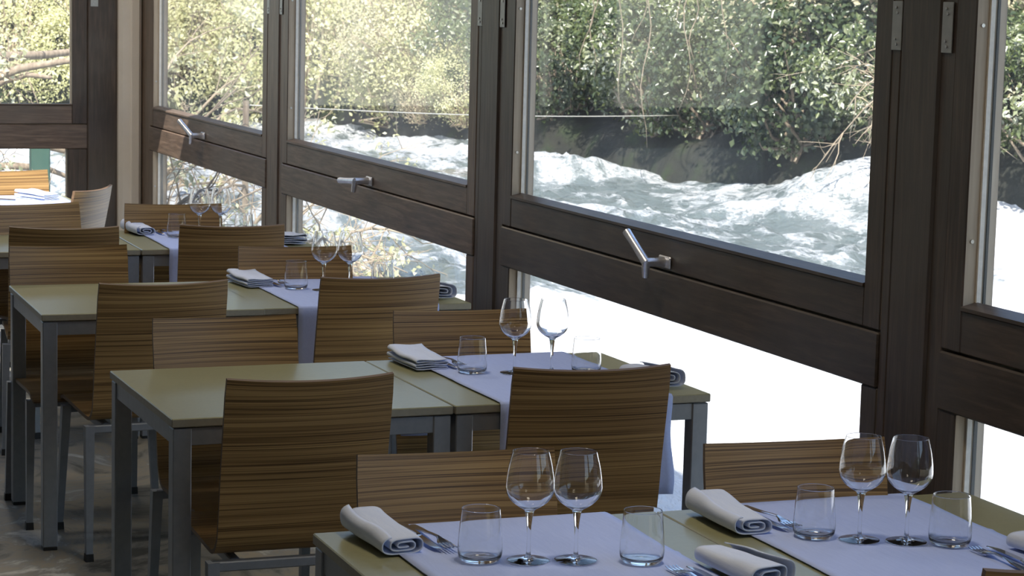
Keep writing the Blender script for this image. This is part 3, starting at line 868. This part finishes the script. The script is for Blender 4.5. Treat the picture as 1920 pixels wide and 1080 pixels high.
# how much of the surface is broken white water: crests, the big standing wave, and the rapid below the building
streak = .55 * fbm(wx * 2.0 - .3 * wy, wy * .7, 55, 5) + .45 * fbm(wx * 5.5 - .8 * wy, wy * 2.2, 57, 4)
foam = np.clip((streak - .36) * 4.2, 0, 1) * .9 + np.clip((rid - .72) * 2.6, 0, 1) * .8 + np.clip(wave * 3.2, 0, 1) + np.clip(cas * 3, 0, .8) * np.clip((fbm(X * 5.5, Y * 1.6, 71, 4) - .44) * 5, 0, 1)
q_ = np.clip((X - 11) / 2.5, 0, 1); thr = 16.4 + 4.2 * q_ * q_ * (3 - 2 * q_)
near = 1 / (1 + np.exp(-(thr + .8 * (fbm(X * 1.2, Y * .8, 91) - .5) - Y) / .35))
tail = 1 / (1 + np.exp(-(10.6 - .16 * (Y - 20) - X) / .7)) * np.clip((Y - 17) / 6, 0, 1)
foam = np.clip(foam * (.75 + .25 * tail) + (.45 * tail + .85 * np.clip((Y - 26) / 5, 0, 1)) * np.clip((streak - .25) * 4, 0, 1), 0, 1) + near * 1.3
V = np.stack([X, Y, WZ + H], -1).reshape(-1, 3); ny = len(ys)
F = [(i * ny + k, (i + 1) * ny + k, (i + 1) * ny + k + 1, i * ny + k + 1) for i in range(len(xs) - 1) for k in range(ny - 1)]
me = bpy.data.meshes.new('river'); me.from_pydata(V.tolist(), [], F)
at = me.attributes.new('foam', 'FLOAT', 'POINT'); at.data.foreach_set('value', foam.reshape(-1).astype(np.float32))
me.polygons.foreach_set('use_smooth', [True] * len(F)); me.update()
m, n, l, p = newmat('white_water')
av = n.new('ShaderNodeAttribute'); av.attribute_name = 'foam'
fn = noise(n, l, coords(n, l, 'Object', (3.0, 1.7, 2)), 2.6, 11, .72, .6)
ad = n.new('ShaderNodeMath'); ad.operation = 'MULTIPLY_ADD'; ad.inputs[1].default_value = 2.3
sb = n.new('ShaderNodeMath'); sb.operation = 'SUBTRACT'; sb.inputs[1].default_value = .60
l.new(fn, sb.inputs[0]); l.new(sb.outputs[0], ad.inputs[0]); l.new(av.outputs['Fac'], ad.inputs[2])
fr = ramp(n, [(.18, (0, 0, 0)), (.62, (1, 1, 1))]); l.new(ad.outputs[0], fr.inputs[0])
mx = n.new('ShaderNodeMix'); mx.data_type = 'RGBA'; l.new(fr.outputs[0], mx.inputs['Factor'])
mx.inputs['A'].default_value = (.15, .18, .18, 1)
f2 = noise(n, l, coords(n, l, 'Object', (3.2, 1.8, 3)), 4.5, 10, .75, .8)
a2 = n.new('ShaderNodeMath'); a2.operation = 'SUBTRACT'; a2.inputs[1].default_value = .95; l.new(av.outputs['Fac'], a2.inputs[0])
a3 = n.new('ShaderNodeMath'); a3.operation = 'MAXIMUM'; a3.inputs[1].default_value = 0; l.new(a2.outputs[0], a3.inputs[0])
a4 = n.new('ShaderNodeMath'); a4.operation = 'ADD'; l.new(f2, a4.inputs[0]); l.new(a3.outputs[0], a4.inputs[1])
r2 = ramp(n, [(.38, (.17, .195, .20)), (.66, (.80, .81, .82))]); l.new(a4.outputs[0], r2.inputs[0]); l.new(r2.outputs[0], mx.inputs['B']); l.new(mx.outputs['Result'], p.inputs['Base Color'])
rr = n.new('ShaderNodeMapRange'); rr.inputs[3].default_value = .12; rr.inputs[4].default_value = .65; l.new(fr.outputs[0], rr.inputs[0]); l.new(rr.outputs[0], p.inputs['Roughness'])
bump(n, l, p, noise(n, l, coords(n, l, 'Object', (2, 1, 1)), 5, 6, .65), .7, .12)
me.materials.append(m)
tag(link('river', me), 'white foaming river rushing past below the windows', 'river', kind='stuff')

def blob(name, c, r, seed, mat, sq=(1, 1, .7)):
    import bmesh
    bm = bmesh.new(); bmesh.ops.create_icosphere(bm, subdivisions=4, radius=1)
    me = bpy.data.meshes.new(name)
    co = np.array([v.co[:] for v in bm.verts])
    d = 1 + 1.0 * (fbm(co[:, 0] * 2.1 + seed, co[:, 1] * 2.1 + co[:, 2] * 1.9, seed, 6) - .45)
    for v, k in zip(bm.verts, d): v.co = Vector((v.co.x * k * r * sq[0], v.co.y * k * r * sq[1], v.co.z * k * r * sq[2]))
    bm.to_mesh(me); bm.free(); me.materials.append(mat); me.polygons.foreach_set('use_smooth', [True] * len(me.polygons))
    return link(name, me, None, c)
for i, (x, y, z, r) in enumerate([(11.2, 27.75, -.60, .30), (11.82, 27.4, -.58, .29), (12.34, 26.95, -.62, .24)]):
    tag(blob('river_rock', (x, y, z), r, i + 3, M_STONE), ['wet grey rock left in the rapids by the far bank', 'mossy wet rock standing between two others by far bank', 'dark rock nearest the far bank among the rapids'][i], 'rock', 'rocks in the rapids')

# ---- plants
def leaf_mesh(name, pos, nrm, size, asp, tone, mat, seed, fold=.25):
    r = np.random.default_rng(seed); n = len(pos)
    nrm = nrm / np.linalg.norm(nrm, axis=1, keepdims=True)
    a = r.normal(size=(n, 3)); a[:, 2] -= .5
    a -= nrm * (a * nrm).sum(1, keepdims=True); a /= np.linalg.norm(a, axis=1, keepdims=True); bb = np.cross(nrm, a)
    L = (size * r.uniform(.65, 1.3, n))[:, None]; Wd = L * asp
    base = pos - a * L * .5; tip = pos + a * L * .5 - nrm * L * .12
    left = pos + bb * Wd * .5 + nrm * Wd * fold; right = pos - bb * Wd * .5 + nrm * Wd * fold
    V = np.stack([base, right, tip, left], 1).reshape(-1, 3).astype(np.float32)
    k = np.arange(n) * 4; F = np.concatenate([np.stack([k, k + 1, k + 2], 1), np.stack([k, k + 2, k + 3], 1)]).astype(np.int32)
    me = bpy.data.meshes.new(name); me.vertices.add(len(V)); me.vertices.foreach_set('co', V.reshape(-1))
    me.loops.add(F.size); me.loops.foreach_set('vertex_index', F.reshape(-1))
    me.polygons.add(len(F)); me.polygons.foreach_set('loop_start', np.arange(0, F.size, 3, dtype=np.int32)); me.update(calc_edges=True)
    at = me.attributes.new('tone', 'FLOAT', 'POINT'); at.data.foreach_set('value', np.repeat(tone, 4).astype(np.float32))
    me.materials.append(mat); return me
def shrub_data(seed, rad, nclump, nleaf, size, asp, mat, stemmat, spread=.26, nst=16):
    r = np.random.default_rng(seed); rx, ry, rz = rad
    d = r.normal(size=(nclump, 3)); d /= np.linalg.norm(d, axis=1, keepdims=True); q = r.uniform(.55, 1.0, (nclump, 1)) ** .5
    C = d * q * np.array([rx, ry, rz]) + np.array([0, 0, rz * .85])
    C = C[C[:, 2] > -.15 * rz]
    ci = r.integers(0, len(C), nleaf); cs = r.uniform(.6, 1.25, len(C))[ci, None]
    off = r.normal(size=(nleaf, 3)) * spread * cs * np.array([1, 1, .75]); pos = C[ci] + off
    out = pos - np.array([0, 0, rz * .6]); out /= np.linalg.norm(out, axis=1, keepdims=True)
    nrm = out * .5 + r.normal(size=(nleaf, 3)) * .5 + np.array([0, -.55, .5])
    tone = np.clip(r.uniform(.0, 1, len(C))[ci] ** 1.3 * .62 + r.uniform(0, 1, nleaf) ** 3.2 * .55 - .06, 0, 1)
    fol = leaf_mesh('foliage', pos, nrm, size, asp, tone, mat, seed + 100)
    b = MB()
    for k in range(nst):
        c = C[r.integers(0, len(C))]; p0 = np.array([r.normal() * .12, r.normal() * .12, -.25]); mid = p0 * .5 + c * .5 + r.normal(size=3) * .15 * rx
        pts = [p0, p0 * .65 + mid * .35 + np.array([0, 0, .1]), mid, mid * .4 + c * .6, c + (c - mid) * .25]
        b.tube(pts, [.028 * rx, .024 * rx, .017 * rx, .011 * rx, .005 * rx], 5, False)
    return fol, b.mesh('stems', stemmat, True)
LAUREL = [shrub_data(11 + k, (1.15, 1.15, 1.0), 58, 9500, .082, .5, L_LAUREL, M_BARK, .145) for k in range(3)]
IVY = [shrub_data(31 + k, (1.1, 1.1, .95), 58, 9000, .08, .7, L_IVY, M_BARK, .155, 34) for k in range(2)]
SPRING = [shrub_data(51 + k, (1.7, 1.7, 1.5), 120, 12000, .072, .6, L_SPRING, M_TWIG, .24, 36) for k in range(3)]
PALE = [shrub_data(71 + k, (1.5, 1.5, 1.3), 90, 8000, .065, .6, L_PALE, M_TWIG, .25, 90) for k in range(2)]
def plant(kind, k, s, t, sc_, label, dz=0, name='shrub', cat='shrub', group=None, xyz=None):
    fol, st = kind[k % len(kind)]
    if xyz is None:
        q = bank_point(np.array(s), np.array(t)); xyz = (float(q[0]), float(q[1]), float(bank_z(t)) + dz)
    e = empty(name, xyz, random.choice((-.9, -.5, -.2, .1, .4, .8)), label=label, cat=cat, group=group); e.scale = (sc_,) * 3
    link('foliage', fol, e); link('stems', st, e); return e
def s_of_y(y):
    return float(np.interp(y, shore[:8, 1], cum[:8]))
front = [(16.3, 'L', 'laurel with painted pale glints at far right edge beyond the last pane'), (17.9, 'L', 'laurel seen through the right-hand pane above white water'),
         (19.6, 'L', 'laurel just right of the nearest dark post'), (21.2, 'I', 'dark laurel hanging low over the big standing wave'),
         (22.6, 'L', 'laurel with painted light glints at right end of the large pane'), (23.9, 'I', 'dark ivy mound right of centre in the large pane'),
         (25.2, 'I', 'dark ivy mound in the middle of the large pane'), (26.5, 'I', 'dark green ivy mound above the black bank shadow'),
         (27.8, 'L', 'laurel with painted white glints left of centre in the large pane'), (29.2, 'L', 'laurel with bright leaves above the wet rocks'),
         (30.8, 'I', 'dark shrub at left end of the large pane'), (32.4, 'L', 'glossy shrub at right end of the second pane'),
         (34.2, 'L', 'glossy shrub with painted glints right of centre in the second pane'), (36.0, 'P', 'brown twiggy thicket in the second pane')]
for i, (y, t, lab) in enumerate(front):
    kd = {'L': LAUREL, 'I': IVY, 'P': PALE}[t]; g = {'L': 'laurels on the far bank', 'I': 'dark ivy mounds on the far bank', 'P': 'twiggy thickets'}[t]
    plant(kd, i, s_of_y(y), .75 + .25 * math.sin(i * 2.3), .95 + .12 * math.sin(i * 1.7), lab, -.05, group=g)
back = ['upper laurel behind the far right edge', 'upper laurel behind the last pane', 'upper shrub behind the nearest dark post', 'upper twiggy shrub above the standing wave', 'upper twiggy shrub at top right of the large pane',
        'upper ivy at top right of centre, large pane', 'upper ivy at top centre of the large pane', 'upper twiggy shrub at top left of centre, large pane', 'upper laurel at top left of the large pane', 'upper shrub at top right of the second pane', 'upper leafy shrub at top centre of the second pane']
for i, lab in enumerate(back):
    y = 17 + i * 2.0; kd = [LAUREL, LAUREL, LAUREL, PALE, PALE, IVY, IVY, PALE, LAUREL, LAUREL, SPRING][i]
    plant(kd, i + 1, s_of_y(y), 2.5 + .4 * math.sin(i * 1.3), 1.25, lab + ' on the bank', -.1, group='upper bank shrubs')
for i, (y, t, lab) in enumerate([(33.6, .2, 'low yellow-green bush at the waterline, right in the second pane'), (35.0, .15, 'low yellow-green bush at the waterline, centre of the second pane'), (36.4, .2, 'low yellow-green bush at the waterline, left in the second pane')]):
    plant([SPRING, PALE][i % 2], i, s_of_y(y), t, .45, lab, -.1, group='low bushes at the waterline')
end = ['yellow-green tree at right end of the far bend', 'yellow-green tree seen left of centre in the second pane', 'spring-leaved tree at left of the second pane', 'spring-leaved tree behind the third post',
       'spring-leaved tree at right in the first pane', 'spring-leaved tree in the middle of the first pane', 'spring-leaved tree at left in the first pane', 'spring-leaved tree behind the cream pillar',
       'pale leafy tree right in the back window', 'pale leafy tree in the middle of the back window', 'pale leafy tree at the left edge']
s0 = cum[6] - 1.2
for i, lab in enumerate(end):
    plant([SPRING, PALE, SPRING][i % 3], i, s0 + i * 1.45, 1.0 + .5 * math.sin(i * 2.1), 1.0 + .15 * math.sin(i), lab + ' at the river bend', -.95, 'leafy_tree', 'tree', 'spring trees at the river bend')
    plant([SPRING, SPRING, PALE][i % 3], i + 1, s0 + .7 + i * 1.5, 3.6, 1.55, 'upper ' + lab + ' at the bend', -.1, 'leafy_tree', 'tree', 'upper spring trees at the river bend')

# trees with bare drooping twigs on the near bank, outside the first two windows
def twiggy(name, base, targets, seed, label, leafn, leafmat, barkm, r0=.05, sub=7, cat='tree', leafsize=.055):
    r = np.random.default_rng(seed); e = empty(name, base, label=label, cat=cat)
    b = MB(); bt = MB(); tips = []; B = np.array(base)
    for tg in targets:
        g = np.array(tg) - B; n = 9; pts = []; ph = r.uniform(0, 6, 3)
        for k in range(n + 1):
            t = k / n; q = g * t + np.array([0, 0, .35 * np.linalg.norm(g) * .35 * math.sin(math.pi * t)]) + .075 * np.linalg.norm(g) * np.array([math.sin(5 * t + ph[0]), math.sin(6 * t + ph[1]), .6 * math.sin(7 * t + ph[2])]) * t
            pts.append(q)
        b.tube(pts, [r0 * (1 - .82 * k / n) for k in range(n + 1)], 6, False)
        for k in range(sub):
            i = r.integers(2, n); p0 = np.array(pts[i]); d = np.array(pts[min(i + 1, n)]) - np.array(pts[i - 1]); d /= np.linalg.norm(d)
            d = d + r.normal(size=3) * .75; d /= np.linalg.norm(d); L = r.uniform(.35, .95); tw = [p0]
            for q in range(5):
                d = d + r.normal(size=3) * .22 + np.array([0, 0, -.05]); d /= np.linalg.norm(d); tw.append(tw[-1] + d * L / 5)
            bt.tube(tw, [.008, .007, .0055, .0042, .003, .002], 4, False); tips += tw[2:]
            for q in range(3):
                j = r.integers(1, 5); d2 = d + r.normal(size=3) * .9; d2 /= np.linalg.norm(d2); l2 = r.uniform(.12, .4)
                t2 = [tw[j], tw[j] + d2 * l2 * .5 + r.normal(size=3) * .02, tw[j] + d2 * l2 + r.normal(size=3) * .04]
                bt.tube(t2, [.004, .003, .0018], 4, False); tips += t2[1:]
    b.build('branches', barkm, e, True); bt.build('twigs', barkm, e, True)
    tips = np.array(tips); cl = tips[r.integers(0, len(tips), max(6, leafn // 14))]
    pos = cl[r.integers(0, len(cl), leafn)] + r.normal(size=(leafn, 3)) * .07; nrm = r.normal(size=(leafn, 3)) * .6 + np.array([0, -.3, .6])
    link('foliage', leaf_mesh('foliage', pos, nrm, leafsize, .55, r.uniform(.2, 1, leafn), leafmat, seed + 5), e)
    return e
twiggy('bare_tree', (2.9, 15.3, -.75), [(3.6, 14.3, .5), (3.2, 14.0, .2), (3.7, 15.6, .1), (4.3, 15.8, .3), (3.9, 16.8, -.05), (4.4, 16.4, -.3), (3.3, 13.7, -.1), (4.6, 17.5, .1), (3.0, 14.2, 1.0), (4.2, 16.2, 1.0)], 5,
       'tangle of bare dark twigs outside the first low pane', 260, L_SPRING, M_BARK, .035, 9)
twiggy('bare_tree', (4.4, 16.9, -.8), [(4.5, 14.6, -.1), (4.9, 15.0, -.3), (5.2, 15.6, -.2), (5.5, 16.2, -.4), (5.8, 17.2, -.5), (4.9, 14.2, -.45), (6.0, 17.0, -.1), (4.6, 16.4, .3), (5.5, 17.5, .2), (5.1, 14.4, -.55)], 6,
       'tan twigs with yellow leaves outside the second low pane', 700, L_SPRING, M_TWIG, .03, 10)
twiggy('bare_tree', (1.2, 21.0, -.6), [(4.0, 20.2, 1.0), (3.9, 21.0, .85), (3.6, 21.2, 1.9), (4.6, 21.5, .1), (3.2, 20.6, 2.6), (3.9, 22.0, -.2), (4.8, 22.4, 1.3)], 8,
       'tree with thick tan branches seen through the back window', 900, L_SPRING, M_BARK, .11, 9, leafsize=.07)
twiggy('bare_tree', (4.9, 24.0, -.8), [(6.3, 23.5, .9), (5.6, 23.2, .3), (6.8, 24.6, .1), (7.2, 25.0, -.2), (6.0, 24.2, 1.4), (7.6, 25.5, .4), (6.6, 23.8, -.3)], 9,
       'thin tree with yellow sprigs over the river in the second pane', 900, L_SPRING, M_TWIG, .03, 8, leafsize=.08)
twiggy('bare_shrub', (13.6, 20.4, 1.6), [(12.9, 20.9, .2), (12.7, 21.4, .35), (12.8, 22.1, .5), (12.9, 21.6, -.1), (13.0, 22.6, .8), (12.6, 21.9, .0), (13.1, 20.5, .0)], 10,
       'bush of bare pale twigs hanging down beside the nearest post', 60, L_PALE, M_TWIG, .022, 10, 'shrub')
# hanging bare vines in the large pane
for i, (y, t) in enumerate([(24.4, .2), (25.3, .05), (26.9, .1)]):
    q = bank_point(np.array(s_of_y(y)), np.array(t)); b = MB(); x, yy = float(q[0]) - .9, float(q[1])
    for k in range(3):
        z0 = 2.7 - .5 * (k % 2); L = [1.9, 1.2, 2.3, 1.5][(k + i) % 4]
        b.tube([(x + .25 - .12 * k + .07 * math.sin(k * 3 + j * 1.1 + i), yy + [.0, .42, .17][k] + .06 * math.sin(j * 1.1 + k * 2 + i) + .03 * j * (k - 1), z0 - L * j / 9) for j in range(10)], [.010 - .0007 * j for j in range(10)], 5)
    tag(b.build('bare_vine', M_BARK, None, True), 'bare hanging vines %s in the large pane' % ['right of centre', 'at the centre', 'left of centre'][i], 'vine', 'bare vines over the far bank')
# pale line modelling a reflection in the glass, with an added support
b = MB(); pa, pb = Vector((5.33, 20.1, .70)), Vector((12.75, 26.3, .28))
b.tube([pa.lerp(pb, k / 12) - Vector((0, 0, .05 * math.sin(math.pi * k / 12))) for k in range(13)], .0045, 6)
tag(b.build('reflection_line', M_BEAD, None, True), 'thin pale line added for a reflection in the middle panes', 'reflection_line')
b = MB(); b.tube([(5.33, 20.1, -1.1), (5.33, 20.1, .74)], .03, 8); tag(b.build('added_stake', M_BARK), 'added wooden stick holding the pale reflection line, behind the third post', 'added_stake')
# green post outside the back window
b = MB(); b.box(3.02, 3.17, 18.0, 18.12, -.9, .62, .01); tag(b.build('post', M_GREENPOST), 'dark green post standing in the low back window', 'post')
